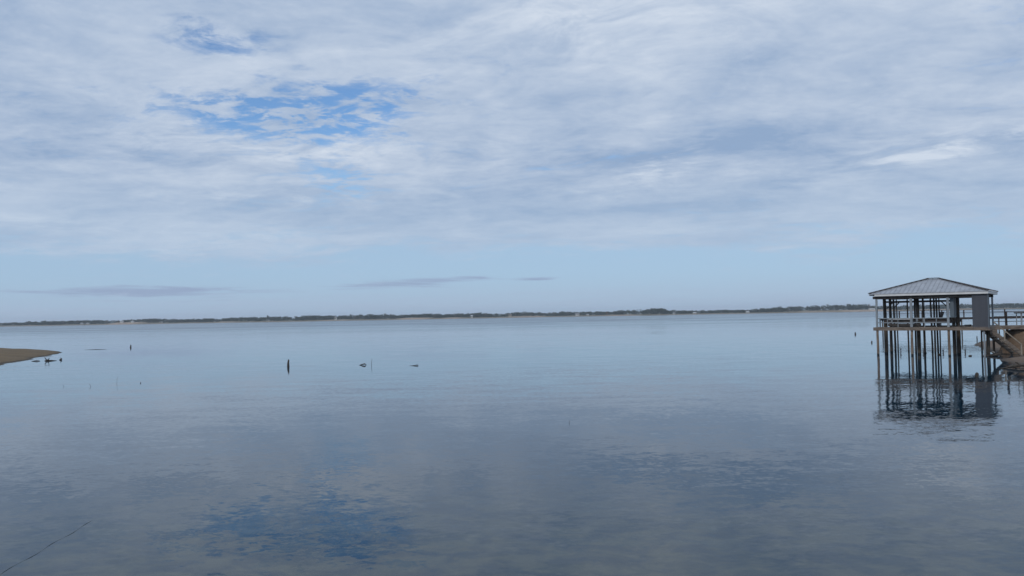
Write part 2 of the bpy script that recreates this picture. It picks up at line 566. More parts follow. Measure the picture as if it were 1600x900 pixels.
tag(o, 'brown land behind the bank at the right edge', 'shore', kind='structure')

# ------------------------------------------------------------------ far shore
def shore_y(x):
    return 1250 + 28 * math.sin(x / 130.0 + 0.6) + 14 * math.sin(x / 47.0) - 45 * math.exp(-((x - 222) / 34.0) ** 2)

SANDY = [(-645, -598, 3.2, 1.0), (-180, -128, 2.4, 1.0), (-110, -78, 1.8, 0.9), (-6, 52, 2.0, 0.8), (150, 196, 1.6, 0.8), (445, 500, 2.4, 0.55),
         (500, 600, 2.7, 0.9), (-470, -440, 2.0, 0.6), (640, 760, 1.7, 0.7), (-300, -250, 1.6, 0.6)]
def sandiness(x):
    s, hgt = 0.0, 1.1
    for a, c, h, k in SANDY:
        w = min(max((x - a + 8) / 16, 0), 1) * min(max((c + 8 - x) / 16, 0), 1)
        if w * k > s:
            s = w * k
        hgt = max(hgt, 1.1 + (h - 1.1) * w)
    return s, hgt

def land_z(x, off):
    s, hgt = sandiness(x)
    prof = hgt * min(max(off / (6 + 10 * s), 0), 1) ** 0.8 if off > 0 else off * 0.2
    if off > 20:
        prof += 1.4 * min((off - 20) / 200.0, 1.0)
    return prof

mb = MB()
xs = np.arange(-2300, 2301, 8.0)
offs = [-4, 0, 2, 5, 9, 15, 25, 60, 150, 400, 1000]
cols = []
for x in xs:
    for off in offs:
        mb.v.append((float(x), shore_y(x) + off, land_z(x, off)))
nO = len(offs)
for i in range(len(xs) - 1):
    for k in range(nO - 1):
        a = i * nO + k
        mb.f.append((a, a + nO, a + nO + 1, a + 1))
mfs, g, b = material('far_shore_ground', 0.95)
geo = g.new('ShaderNodeNewGeometry').outputs['Position']
at = g.new('ShaderNodeAttribute', attribute_name='sand').outputs['Fac']
n1 = g.noise(geo, 0.06, 5, 0.6)
c = g.mix(g.ramp(n1, 0.35, 0.65), (0.10, 0.10, 0.055), (0.17, 0.145, 0.09))
sand = g.mix(g.ramp(g.noise(geo, 0.12, 4, 0.6), 0.35, 0.7), (0.42, 0.32, 0.235), (0.27, 0.20, 0.145))
g.put(b.inputs['Base Color'], g.mix(at, c, sand))
o = mb.build('far_shore', mfs, smooth=True)
att = o.data.attributes.new('sand', 'FLOAT', 'POINT')
vals = []
for x in xs:
    s, _ = sandiness(x)
    for off in offs:
        vals.append((max(s, 0.45 if off < 6 else 0.0)) if off < 26 else 0.0)
att.data.foreach_set('value', vals)
tag(o, 'low far shore with sandy banks along the waterline', 'shore', kind='structure')

# ------------------------------------------------------------------ trees of the far shore
rnd = random.Random(11)
def clump(mb, c, r, n, size, rr):
    """leaf clumps: small faces turned every way through a crown's volume"""
    for _ in range(n):
        while True:
            p = Vector((rr.uniform(-1, 1), rr.uniform(-1, 1), rr.uniform(-1, 1)))
            if p.length < 1:
                break
        p = Vector((p.x * r[0], p.y * r[1], p.z * r[2])) + c
        u = Vector((rr.gauss(0, 1), rr.gauss(0, 1), rr.gauss(0, 1))).normalized()
        v = u.orthogonal().normalized()
        w = u.cross(v)
        s = size * rr.uniform(0.6, 1.25)
        mb._add([p + v * s, p + w * s * 0.8, p - v * s * 0.9, p - w * s], [(0, 1, 2, 3)])

def make_tree(seed, h, wid, leaf, n=150, trunk_h=0.28):
    rr = random.Random(seed)
    cr = MB()
    lobes = rr.randint(6, 9)
    for k in range(lobes):
        a = rr.uniform(0, 6.28)
        d = wid * 0.5 * rr.uniform(0.1, 0.75)
        z = h * rr.uniform(trunk_h + 0.12, 0.86)
        q = wid * rr.uniform(0.16, 0.30)
        clump(cr, Vector((math.cos(a) * d, math.sin(a) * d, z)), (q, q, q * 0.75), n // lobes, 0.55, rr)
    tr = MB()
    tr.tube([(0, 0, -0.6), (rr.uniform(-.1, .1), 0, h * 0.3), (rr.uniform(-.3, .3), rr.uniform(-.3, .3), h * 0.7)], [0.24, 0.18, 0.06], 6)
    for k in range(4):
        a = rr.uniform(0, 6.28)
        z = h * rr.uniform(0.28, 0.45)
        tr.tube([(0, 0, z), (math.cos(a) * wid * 0.3, math.sin(a) * wid * 0.3, z + h * 0.25)], [0.11, 0.04], 5)
    return cr.mesh('crown', leaf), tr.mesh('trunk', M['trunk'])

KINDS = {
    'round': [make_tree(s, 7.0, 8.0, M['leaf_dark']) for s in (1, 2, 3)],
    'olive': [make_tree(s, 6.0, 7.5, M['leaf_olive']) for s in (4, 5)],
    'bare': [make_tree(s, 7.2, 7.0, M['leaf_brown'], 90) for s in (6, 7)],
    'tall': [make_tree(s, 8.5, 6.0, M['leaf_dark']) for s in (8, 9)],
    'bush': [make_tree(s, 3.4, 5.0, M['leaf_olive'], 90, 0.0) for s in (21, 22)],
    'rust': [make_tree(31, 6.0, 5.5, M['leaf_rust'], 130)],
}
def plant(kind, x, off, sc, label, group, name='tree'):
    cm, tm = rnd.choice(KINDS[kind])
    y = shore_y(x) + off
    r = empty(name, (x, y, land_z(x, off) - 0.1), label, 'tree', rnd.uniform(0, 6.28), group)
    r.scale = (sc * rnd.uniform(0.9, 1.2), sc * rnd.uniform(0.9, 1.2), 1.25 * sc * rnd.uniform(0.85, 1.12))
    for nm, me in (('crown', cm), ('trunk', tm)):
        p = bpy.data.objects.new(nm, me)
        p.parent = r
        COL.objects.link(p)
    return r

STRETCH = [(-760, -640, 'small dark tree on the far shore left of the two white sheds', 'trees on the far shore at its left end'),
           (-640, -150, 'small dark tree on the far shore between the two white sheds and the pinkish bank', 'trees on the left half of the far shore'),
           (-150, 190, 'small dark tree on the far shore between the pinkish bank and the dark rounded grove', 'trees on the middle of the far shore'),
           (250, 560, 'small dark tree on the far shore between the dark rounded grove and the boathouse', 'trees on the right half of the far shore'),
           (560, 900, 'dark tree on the far shore seen behind or right of the boathouse', 'trees on the far shore behind the boathouse')]
HGT = [(-760, .70), (-640, .62), (-560, .62), (-430, .74), (-380, .82), (-300, .86), (-200, .80), (-130, .72), (0, .70), (60, .80), (140, .76), (190, .80),
       (260, .68), (380, .62), (440, .82), (540, .95), (600, .80), (640, 0.78), (700, .88), (900, .95)]
def prof(x):
    return float(np.interp(x, [a for a, _ in HGT], [c for _, c in HGT])) * (1 + 0.30 * mnoise.noise(Vector((x / 38.0, 0.3, 0))) + 0.12 * mnoise.noise(Vector((x / 11.0, 4.3, 0))))

def pick(x):
    q = rnd.random()
    if x < -420:
        return 'bare' if q < .30 else 'olive' if q < .5 else 'round'
    if -50 < x < 200:
        return 'olive' if q < .35 else 'bare' if q < .5 else 'round'
    return 'olive' if q < .2 else 'bare' if q < .3 else 'tall' if q < .42 else 'round'

for a, c, lab, grp in STRETCH:
    x = a
    while x < c:
        s, hgt = sandiness(x)
        off = 8 + 26 * s + rnd.uniform(0, 16)
        plant(pick(x), x, off, prof(x) * rnd.uniform(0.82, 1.12), lab, grp)
        x += rnd.uniform(4.6, 9.2) * (1.0 + 0.5 * (s > 0.5))
for k in range(26):
    x = 203 + 38 * (k % 13 + rnd.uniform(-.4, .4)) / 12
    hh = 0.92 * math.sqrt(max(1 - ((x - 222) / 24.5) ** 2, 0.1)) + 0.18
    plant('round', x, 9 + rnd.uniform(0, 14), hh, 'dark tree of the rounded grove standing forward on the far shore', 'trees of the rounded grove')
plant('rust', 152, 9, 0.8, 'rust brown tree left of the dark rounded grove on the far shore', None)

wood = MB()
rw = random.Random(77)
for k in range(1500):
    x = rw.uniform(-1050, 1050)
    s, hgt = sandiness(x)
    off = rw.uniform(34, 120) + 12 * s
    hh = 8.6 * prof(x) * rw.uniform(0.75, 1.08)
    z0 = land_z(x, off)
    for q in range(4):
        clump(wood, Vector((x + rw.uniform(-4, 4), shore_y(x) + off + rw.uniform(-4, 4), z0 + hh * rw.uniform(0.15, 0.84))),
              (3.6, 3.6, hh * 0.22), 16, 0.85, rw)
o = wood.build('wood', M['leaf_dark'])
tag(o, 'dense dark wood behind the first trees of the far shore', 'wood', kind='stuff')

# ------------------------------------------------------------------ houses of the far shore
def house(x, off, w, d, h, rh, wall, roof, label, name='house', rz=0.0, z=None, windows=2):
    base = land_z(x, off) if z is None else z
    r = empty(name, (x, shore_y(x) + off, base), label, 'house', rz)
    w, h = w * 0.8, h * 0.85
    mb = MB()
    mb.box(-w / 2, w / 2, -d / 2, d / 2, -0.8, h)
    mb._add([(-w / 2, -d / 2, h), (-w / 2, d / 2, h), (-w / 2, 0, h + rh - .12)], [(0, 2, 1)])
    mb._add([(w / 2, -d / 2, h), (w / 2, d / 2, h), (w / 2, 0, h + rh - .12)], [(0, 1, 2)])
    mb.build('wall', wall, r)
    rf = MB()
    e = 0.45
    for s in (-1, 1):
        y0 = s * (d / 2 + e)
        ze = h - rh * e / (d / 2)
        rf._add([(-w / 2 - e, y0, ze), (w / 2 + e, y0, ze), (w / 2 + e, 0, h + rh), (-w / 2 - e, 0, h + rh),
                 (-w / 2 - e, y0, ze + .18), (w / 2 + e, y0, ze + .18), (w / 2 + e, 0, h + rh + .18), (-w / 2 - e, 0, h + rh + .18)],
                [(0, 1, 2, 3), (7, 6, 5, 4), (0, 4, 5, 1), (1, 5, 6, 2), (0, 3, 7, 4)])
    rf.build('roof', roof, r)
    for k in range(windows):
        xc = -w / 2 + w * (k + 1) / (windows + 1)
        MB().box(xc - .5, xc + .5, -d / 2 - .05, -d / 2 + .02, h * .35, h * .75).build('window', M['glass_dark'], r)
    return r

house(-628, 16, 4.6, 5, 2.4, 0.9, M['h_white'], M['r_white'], 'white shed on the sandy bank of the far shore, left one of the pair', 'shed', windows=1)
house(-611, 14, 4.2, 5, 2.0, 0.8, M['h_white'], M['r_white'], 'white shed on the sandy bank of the far shore, right one of the pair', 'shed', windows=1)
house(-688, 9, 6, 5, 1.8, 0.8, M['h_grey'], M['r_white'], 'small grey house with pale roof left of the pair of white sheds', 'house')
house(-678, 8, 4, 5, 1.6, 0.8, M['h_cream'], M['r_white'], 'small cream house with pale roof left of the pair of white sheds', 'house')
house(-566, 10, 5, 5, 2.0, 1.0, M['h_cream'], M['r_grey'], 'small cream house right of the pair of white sheds on the far shore', 'house')
house(-375, 8, 4, 5, 1.7, 0.8, M['h_cream'], M['r_grey'], 'pale cottage at the waterline on the left part of the far shore', 'cottage')
house(-275, 12, 3.2, 4, 4.2, 1.2, M['h_white'], M['r_grey'], 'narrow tall white house among trees on the left half of the far shore', 'house', windows=1)
house(-64, 12, 3.4, 4, 3.4, 1.0, M['h_white'], M['r_white'], 'small white house right of the pinkish bank on the far shore', 'house', windows=1)
house(-4, 14, 6, 6, 3.2, 1.2, M['h_cream'], M['r_brown'], 'cream house with brown roof in the middle of the far shore', 'house')
house(106, 12, 7.5, 6, 3.6, 1.6, M['h_white'], M['r_grey'], 'largest white house of the far shore, left of the dark rounded grove', 'house')
house(122, 7, 4.0, 4, 2.0, 0.7, M['h_cream'], M['r_white'], 'cream boat shed at the waterline right of the largest white house', 'boat_shed', windows=1)
house(251, 5, 4.0, 5, 2.0, 1.0, M['h_white'], M['r_grey'], 'small white boat shed just right of the dark rounded grove', 'boat_shed', windows=1)
house(288, 5, 6.0, 5, 2.0, 0.9, M['h_cream'], M['r_white'], 'low pale boat shed further right of the dark rounded grove', 'boat_shed')
house(373, 9, 5.0, 5, 2.4, 1.0, M['h_white'], M['r_white'], 'white cottage alone among trees between the rounded grove and the boathouse', 'cottage')
house(553, 14, 9.0, 6, 1.9, 0.7, M['h_white'], M['r_white'], 'long low white building on the beige bank just left of the boathouse', 'building', windows=3)

# ------------------------------------------------------------------ the boathouse
ROT = R(-36)
P0 = (27.0, 59.13)
bh = empty('boathouse', (P0[0], P0[1], 0), 'open boathouse on stilts with grey hipped metal roof', 'boathouse', ROT)
DZ = 2.05
def planks_x(x0, x1, y0, y1, n, mb=None):
    """deck boards laid along x"""
    mb = mb or MB()
    w = (y1 - y0) / n
    for k in range(n):
        mb.box(x0 + 0.013 * ((k * 7) % 3), x1 - 0.011 * ((k * 5) % 3), y0 + k * w + 0.006, y0 + (k + 1) * w - 0.006, DZ - 0.045, DZ - 0.002 * (k % 2))
    return mb
mb = planks_x(-0.18, 7.22, -0.10, 1.25, 9)
planks_x(-0.18, 7.22, 5.35, 6.35, 7, mb)
planks_x(5.35, 7.22, 1.26, 5.34, 27, mb)
mb.build('deck', M['wood_grey'], bh)
mb = MB()
mb.box(-0.22, 7.24, -0.145, -0.102, DZ - 0.24, DZ + 0.002)
mb.build('fascia_board', M['wood_tan'], bh, bevel=0.006)
mb = MB()
mb.box(7.225, 7.265, -0.10, 6.4, DZ - 0.24, DZ - 0.002)
mb.build('fascia_board', M['wood_tan'], bh, bevel=0.006)
mb = MB()
for yy in (0.08, 1.20, 5.40, 6.28):
    mb.box(-0.15, 7.2, yy - 0.03, yy + 0.03, DZ - 0.24, DZ - 0.047)
for xx in (5.4, 6.3):
    mb.box(xx - 0.03, xx + 0.03, 1.24, 5.36, DZ - 0.24, DZ - 0.047)
for k in range(13):
    xx = -0.1 + k * 0.6
    mb.box(xx - 0.02, xx + 0.02, 0.115, 1.165, DZ - 0.21, DZ - 0.048)
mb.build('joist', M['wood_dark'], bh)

rp = random.Random(5)
def pile(u, v, r, mat, z1, parent=bh, name='pile'):
    mb = MB()
    n = 7
    pts, rad_ = [], []
    ox, oy = rp.uniform(-.035, .035), rp.uniform(-.05, .05)
    for k in range(n):
        t = k / (n - 1)
        pts.append((u + ox * (1 - t) + rp.uniform(-.008, .008), v + oy * (1 - t) + rp.uniform(-.008, .008), -1.2 + (z1 + 1.2) * t))
        rad_.append(r * (1.06 - 0.12 * t))
    mb.tube(pts, rad_, 10)
    return mb.build(name, mat, parent, smooth=True)

EAVE = 4.53
BEAM_T = 4.34
# front and right-hand posts: a slim piling below the deck, a painted post above it
for u, v, wid in ((0.03, 0.02, .13), (2.35, 0.02, .165), (4.71, 0.02, .15)):
    pile(u, v, 0.085, M['pile_tan'], DZ - 0.05)
    MB().box(u - wid / 2, u + wid / 2, v - .07 - .03, v + .07 - .03, DZ - 0.06, BEAM_T - .205).build('post', M['paint_light'], bh, bevel=0.008)
pile(6.87, 0.02, 0.062, M['paint_light'], DZ - 0.26)
pile(6.90, 6.0, 0.085, M['pile_tan'], DZ - 0.05)
MB().box(6.84, 6.96, 5.94, 6.06, DZ, BEAM_T - .205).build('post', M['paint_light'], bh, bevel=0.008)
# round pilings that run from the lake bed up to the roof beams
for u, v, r in ((0.14, 2.3, .125), (2.49, 1.75, .125), (4.82, 1.75, .115), (5.02, 2.4, .135), (0.21, 4.0, .105), (6.96, 1.5, .12)):
    pile(u, v, r, M['pile_dark'], BEAM_T - .206 if u < 6 else DZ - .26)
for u, v, r, mt in ((0.09, 5.98, .075, 'pile_dark'), (0.27, 6.22, .05, 'pile_tan'), (1.10, 5.98, .06, 'pile_tan'), (1.94, 4.0, .065, 'pile_dark'),
                    (2.67, 3.0, .075, 'pile_dark'), (2.75, 5.98, .065, 'pile_tan'), (3.26, 4.0, .065, 'pile_dark'), (3.29, 5.0, .065, 'pile_dark'),
                    (3.33, 5.98, .05, 'pile_dark'), (6.13, 5.98, .06, 'pile_tan')):
    pile(u, v, r, M[mt], BEAM_T - .206)

# beams under the roof
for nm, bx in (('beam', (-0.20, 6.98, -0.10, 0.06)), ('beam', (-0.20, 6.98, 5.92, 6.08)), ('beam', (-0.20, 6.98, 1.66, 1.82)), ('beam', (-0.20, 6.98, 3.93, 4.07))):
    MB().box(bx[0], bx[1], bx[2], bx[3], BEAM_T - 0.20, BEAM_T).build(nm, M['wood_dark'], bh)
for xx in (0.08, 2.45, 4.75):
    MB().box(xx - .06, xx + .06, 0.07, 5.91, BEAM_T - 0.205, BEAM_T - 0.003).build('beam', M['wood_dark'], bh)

# hipped roof
RX0, RX1, RY0, RY1 = -0.43, 7.23, -0.32, 6.62
RH = 1.07
yc = (RY0 + RY1) / 2
half = (RY1 - RY0) / 2
rx0, rx1 = RX0 + half, RX1 - half
T = 0.045
roof = MB()
def roof_faces(mb, dz):
    A, B_, C_, D_ = (RX0, RY0, EAVE + dz), (RX1, RY0, EAVE + dz), (RX1, RY1, EAVE + dz), (RX0, RY1, EAVE + dz)
    E_, F_ = (rx0, yc, EAVE + RH + dz), (rx1, yc, EAVE + RH + dz)
    return [A, B_, C_, D_, E_, F_]
top = roof_faces(roof, 0.0)
bot = roof_faces(roof, -T)
roof._add(top + bot, [(0, 1, 5, 4), (1, 2, 5), (2, 3, 4, 5), (3, 0, 4),
                      (10, 11, 7, 6), (11, 8, 7), (11, 10, 9, 8), (10, 6, 9),
                      (0, 6, 7, 1), (1, 7, 8, 2), (2, 8, 9, 3), (3, 9, 6, 0)])
# standing ribs of the sheet metal
def rib(mb, p, q):
    n = 0.018
    mb.bar((p[0], p[1], p[2] + n), (q[0], q[1], q[2] + n), 0.030, 0.035)
k = RX0 + 0.2
while k < RX1 - 0.1:
    t = min((k - RX0) / half, (RX1 - k) / half, 1.0)
    for ye, sgn in ((RY0, 1), (RY1, -1)):
        rib(roof, (k, ye + sgn * 0.004, EAVE), (k, ye + sgn * half * t * 0.985, EAVE + RH * t * 0.985))
    k += 0.30
k = RY0 + 0.2
while k < RY1 - 0.1:
    t = min((k - RY0) / half, (RY1 - k) / half, 1.0)
    for xe, sgn in ((RX0, 1), (RX1, -1)):
        rib(roof, (xe + sgn * 0.004, k, EAVE), (xe + sgn * half * t * 0.985, k, EAVE + RH * t * 0.985))
    k += 0.30
rf = roof.build('roof', M['roof'], bh)
cap = MB()
up = 0.055
cap.bar((rx0 - .05, yc, EAVE + RH + up), (rx1 + .05, yc, EAVE + RH + up), 0.20, 0.05)
for c_, e_ in (((RX0, RY0), (rx0, yc)), ((RX1, RY0), (rx1, yc)), ((RX1, RY1), (rx1, yc)), ((RX0, RY1), (rx0, yc))):
    cap.bar((c_[0], c_[1], EAVE + up), (e_[0], e_[1], EAVE + RH + up - .004), 0.16, 0.045)
cap.build('ridge_cap', M['steel'], rf)
# painted eave boards
MB().box(RX0 + 0.40, RX1 - 0.005, RY0 + 0.012, RY0 + 0.052, EAVE - 0.19, EAVE - T - 0.012).build('fascia', M['paint_white'], rf)
MB().box(RX1 - 0.054, RX1 - 0.014, RY0 + 0.056, RY1 - 0.056, EAVE - 0.17, EAVE - T - 0.012).build('fascia', M['paint_white'], rf)
MB().box(RX0 + 0.014, RX0 + 0.054, RY0 + 0.056, RY1 - 0.056, EAVE - 0.13, EAVE - T - 0.012).build('fascia', M['paint_white'], rf)
MB().box(RX0 + 0.02, RX1 - 0.02, RY1 - 0.052, RY1 - 0.012, EAVE - 0.19, EAVE - T - 0.012).build('fascia', M['paint_white'], rf)
mb = MB()
k = RX0 + 0.35
while k < RX1 - 0.2:
    t = min((k - RX0) / half, (RX1 - k) / half, 1.0)
    for ye, sgn in ((RY0, 1), (RY1, -1)):
        mb.bar((k, ye + sgn * .06, EAVE - T - .065), (k, ye + sgn * half * t * .95, EAVE - T - .065 + RH * t * .95), .04, .10)
    k += 0.6
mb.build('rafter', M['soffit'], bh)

# front railing
rail = MB()
for z in (2.70, 2.39):
    for x0, x1 in ((0.10, 2.265), (2.435, 4.63)):
        rail.box(x0, x1, -0.035, 0.005, z - 0.03, z + 0.03)
for xx in (0.75, 1.45, 3.2, 3.95):
    rail.box(xx - .022, xx + .022, -0.03, 0.012, DZ + .002, 2.66)
rail.build('railing', M['paint_light'], bh, bevel=0.004)
rail = MB()
for z in (2.70, 2.39):
    rail.box(-0.03, 0.02, 0.12, 1.18, z - 0.025, z + 0.025)
rail.box(-0.04, 0.04, 1.16, 1.24, DZ, 2.75)
rail.build('railing', M['paint_light'], bh)
# tall panel that hangs behind the third front post, down to rail height
MB().box(4.79, 5.03, 0.30, 0.36, 2.72, BEAM_T - .01).build('wall_panel', M['paint_blue'], bh)
MB().box(4.79, 5.03, 0.37, 1.64, 2.72, BEAM_T - .21).build('wall_panel', M['paint_blue'], bh)

# ------------------------------------------------------------------ storage shed on the deck
def loc(u, v, z=0.0):
    c, s = math.cos(ROT), math.sin(ROT)
    return (P0[0] + c * u - s * v, P0[1] + s * u + c * v, z)
sh = empty('storage_shed', loc(6.70, 0.60, DZ), 'dark slate shed standing at the right front corner of the boathouse deck', 'shed', ROT)
mb = MB()
X0, X1, Y0, Y1, ZT = -0.48, 0.48, -0.735, 0.05, EAVE - 0.20 - DZ
mb.box(X0, X1, Y0, Y1, -0.10, ZT)
# vertical ribs of the siding
k = X0 + 0.02
while k < X1 - 0.03:
    mb.box(k, k + 0.03, Y0 - 0.014, Y0 - 0.0005, -0.10, ZT)
    k += 0.115
k = Y0 + 0.05
while k < Y1 - 0.03:
    mb.box(X1 + 0.0005, X1 + 0.014, k, k + 0.03, -0.04, ZT)
    mb.box(X0 - 0.014, X0 - 0.0005, k, k + 0.03, 0.0, ZT)
    k += 0.115
mb.build('wall', M['siding'], sh)
mb = MB()
mb.box(X1 - 0.02, X1 + 0.03, Y0 - 0.03, Y0 - 0.016, -0.10, ZT)
mb.box(X1 + 0.016, X1 + 0.03, Y0 - 0.015, Y0 + 0.05, -0.10, ZT)
mb.build('corner_trim', M['paint_blue'], sh)
mb = MB()
mb.box(X0 + .12, X1 - .12, Y1 + 0.002, Y1 + 0.04, 0.02, 2.0)
dr = mb.build('door', M['paint_blue'], sh)
MB().box(X0 + .17, X0 + .21, Y1 + 0.042, Y1 + 0.09, 0.95, 1.07).build('handle', M['steel'], dr)

# ------------------------------------------------------------------ boat lift in the slip
lf = empty('boat_lift', loc(2.45, 3.2, 0), 'dark steel boat lift with pale bunks inside the boathouse', 'boat lift', ROT)
mb = MB()
for yy in (-1.15, 1.25):
    mb.box(-2.25, 2.55, yy - .09, yy + .09, 2.34, 2.56)
mb.build('cradle_beam', M['steel'], lf, bevel=0.01)
mb = MB()
mb.box(-2.2, 2.5, -1.75, -1.45, 2.30, 2.42)
mb.box(-1.9, 0.3, -2.02, -1.80, 2.12, 2.28)
mb.build('catwalk', M['wood_dark'], lf)
for k, (x0, x1, yy, mt) in enumerate(((-2.0, -0.35, -1.2, 'paint_white'), (-2.1, -0.9, 1.3, 'paint_white'), (0.2, 1.9, 1.3, 'wood_dark'))):
    MB().box(x0, x1, yy - .12, yy + .12, 2.565, 2.68).build('bunk', M[mt], lf, bevel=0.02)
for yy in (-1.15, 1.25):
    b_ = MB().box(-2.3, 2.2, yy - .07, yy + .07, 3.86, 3.99).build('lift_beam', M['steel'], lf)
    for xx in (-1.95, 0.1, 1.9):
        MB().tube([(xx, yy, 2.55), (xx, yy, 3.87)], 0.012, 6).build('cable', M['steel'], b_)
    mb = MB()
    for xx, s in ((-2.1, 1), (2.0, -1)):
        mb.bar((xx, yy, 3.45), (xx + s * .42, yy, 3.87), .07, .07)
    mb.build('brace', M['steel'], b_)
mb = MB()
mb.tube([(2.05, -1.0, 3.72), (2.05, 1.1, 3.72)], 0.05, 10)
mb.build('winch_drum', M['steel'], lf)
mb = MB()
for xx in (-1.7, 0.0, 0.45):
    mb.tube([(xx, -1.62, 2.36), (xx, -1.62, 2.70)], 0.07, 8)
mb.build('guide_post', M['paint_light'], lf)

# dark chair on the far walk of the boathouse
ch = empty('chair', loc(3.15, 5.75, DZ), 'dark high backed chair on the back walk of the boathouse', 'chair', ROT + R(-60))
MB().box(-.27, .27, -.27, .27, .42, .48).build('seat', M['steel'], ch, bevel=0.02)
mb = MB()
mb._add([(-.27, .25, .47), (.27, .25, .47), (.34, .42, 1.05), (-.34, .42, 1.05), (-.27, .30, .47), (.27, .30, .47), (.34, .47, 1.05), (-.34, .47, 1.05)],
        [(0, 1, 2, 3), (7, 6, 5, 4), (0, 4, 5, 1), (1, 5, 6, 2), (2, 6, 7, 3), (3, 7, 4, 0)])
mb.build('backrest', M['steel'], ch)
for sx_ in (-.23, .23):
    for sy_ in (-.23, .23):
        MB().box(sx_ - .025, sx_ + .025, sy_ - .025, sy_ + .025, 0.002, .42).build('leg', M['steel'], ch)
# coil of line left on the front deck
mb = MB()
pts = [(0.17 * math.cos(a * .6) * (1 + .004 * a), 0.17 * math.sin(a * .6) * (1 + .004 * a), 0.03 + .0028 * a) for a in range(42)]
mb.tube(pts, 0.025, 6)
o = mb.build('rope_coil', M['rope'])
o.location = loc(5.85, 0.55, DZ)
tag(o, 'dark coil of rope on the front deck left of the shed', 'rope')

# ------------------------------------------------------------------ staircase
st = empty('staircase', (33.35, 55.8, 0), 'wooden staircase with handrail going down from the boathouse to the beach', 'staircase')
run, z_t, z_b = 2.17, 2.03, 0.10
for yy in (0.0, 0.92):
    MB().bar((0.0, yy, z_t - .16), (run, yy, z_b + .02), 0.05, 0.26).build('stringer', M['wood_tan'], st)
ns = 9
for k in range(ns):
    t = (k + 0.5) / ns
    xx, zz = run * t, z_t + (z_b - z_t) * t + 0.02
    MB().box(xx - .15, xx + .13, -0.06, 0.98, zz - .02, zz + .02).build('tread', M['stair_wood'], st)
hr = MB().bar((0.30, -0.03, 2.36), (run - .02, -0.03, 0.80), 0.05, 0.07).build('handrail', M['stair_wood'], st)
hr['label'] = 'pale wooden handrail'
MB().box(run - .05, run + .03, -0.07, 0.01, 0.0, 0.82).build('newel_post', M['stair_wood'], st)
MB().box(0.98, 1.05, -0.065, 0.005, 1.03, 1.80).build('baluster', M['stair_wood'], st)
MB()._add([(0.05, yy_, zz_) for yy_ in (0.955, 0.985) for zz_ in (1.78, 1.80)] + [(1.15, yy_, zz_) for yy_ in (0.955, 0.985) for zz_ in (1.00, 1.80)],
          [(0, 1, 5, 4), (2, 6, 7, 3), (1, 3, 7, 5), (0, 4, 6, 2), (4, 5, 7, 6), (0, 2, 3, 1)]).build('side_board', M['wood_tan'], st)

# ------------------------------------------------------------------ walkway to the right of the boathouse
wk = empty('walkway', (34.3, 57.0, 0), 'plank walkway with metal rails running from the boathouse over the bank', 'walkway')
mb = MB()
for k in range(10):
    y0 = k * 0.145
    mb.box(y0 * 0.72 + 0.02, 16.0, y0 + .004, y0 + .139, DZ - .05, DZ - .003 - .002 * (k % 2))
mb.build('deck', M['wood_grey'], wk)
MB().box(0.0, 16.0, -0.045, -0.004, DZ - .26, DZ).build('fascia_board', M['wood_tan'], wk, bevel=0.006)
MB().box(1.1, 16.0, 1.46, 1.50, DZ - .26, DZ).build('fascia_board', M['wood_tan'], wk)
for xx in (1.86, 5.0, 8.0, 11.0, 14.0):
    for yy in (1.32,) if xx < 8 else (0.12, 1.32):
        m_ = MB()
        m_.tube([(xx, yy, -1.0), (xx, yy, DZ - .055)], [.10, .095], 10)
        m_.build('pile', M['pile_tan'], wk, smooth=True)
    MB().box(xx - .06, xx + .06, 1.35, 1.455, DZ, DZ + 1.03).build('post', M['steel'], wk)
for z in (0.99, 0.65, 0.29):
    MB().tube([(0.95, 1.33, DZ + z), (16.0, 1.33, DZ + z)], 0.024, 8).build('rail', M['steel'], wk)
tb = empty('work_table', (37.55, 57.55, DZ), 'dark topped table on metal legs at the right edge of the walkway', 'table')
MB().box(-1.15, 1.15, -0.32, 0.32, 0.86, 0.95).build('table_top', M['wood_dark'], tb, bevel=0.01)
for sx_ in (-1.0, -0.62, 1.0):
    for sy_ in (-.26, .26):
        MB().box(sx_ - .025, sx_ + .025, sy_ - .025, sy_ + .025, 0.0, 0.86).build('leg', M['galv'], tb)

# ------------------------------------------------------------------ the pier beyond the boathouse
pr = empty('pier', (49.0, 105.0, 0), 'long dark pier with thin rails beyond the boathouse', 'pier')
PZ = 2.12
L = 34.0
mb = MB()
for k in range(9):
    mb.box(0.02 * (k % 3), L, k * .16 + .005, k * .16 + .155, PZ - .04, PZ - .002 * (k % 2))
mb.build('deck', M['wood_dark'], pr)
MB().box(0, L, -.05, -.006, PZ - .27, PZ - .003).build('fascia_board', M['steel'], pr)
MB().box(0, L, 1.45, 1.49, PZ - .27, PZ - .003).build('fascia_board', M['steel'], pr)
for z in (0.98, 0.63):
    MB().tube([(0.1, 0.03, PZ + z), (L, 0.03, PZ + z)], 0.026, 6).build('rail', M['steel'], pr)
for xx in (0.2, 2.0, 5.0, 7.6, 10.5, 13.2, 15.9, 18.6, 21.3, 24, 27, 30, 33):
    MB().box(xx - .06, xx + .06, 0.0, .11, PZ, PZ + 1.0).build('post', M['steel'], pr)
for xx in (0.35, 5.3, 10.2, 15.1, 20, 25, 30):
    for yy in (.1, 1.35):
        m_ = MB()
        m_.tube([(xx, yy, -1.2), (xx, yy, PZ - .05)], [.085, .08], 8)
        m_.build('pile', M['pile_dark'], pr, smooth=True)

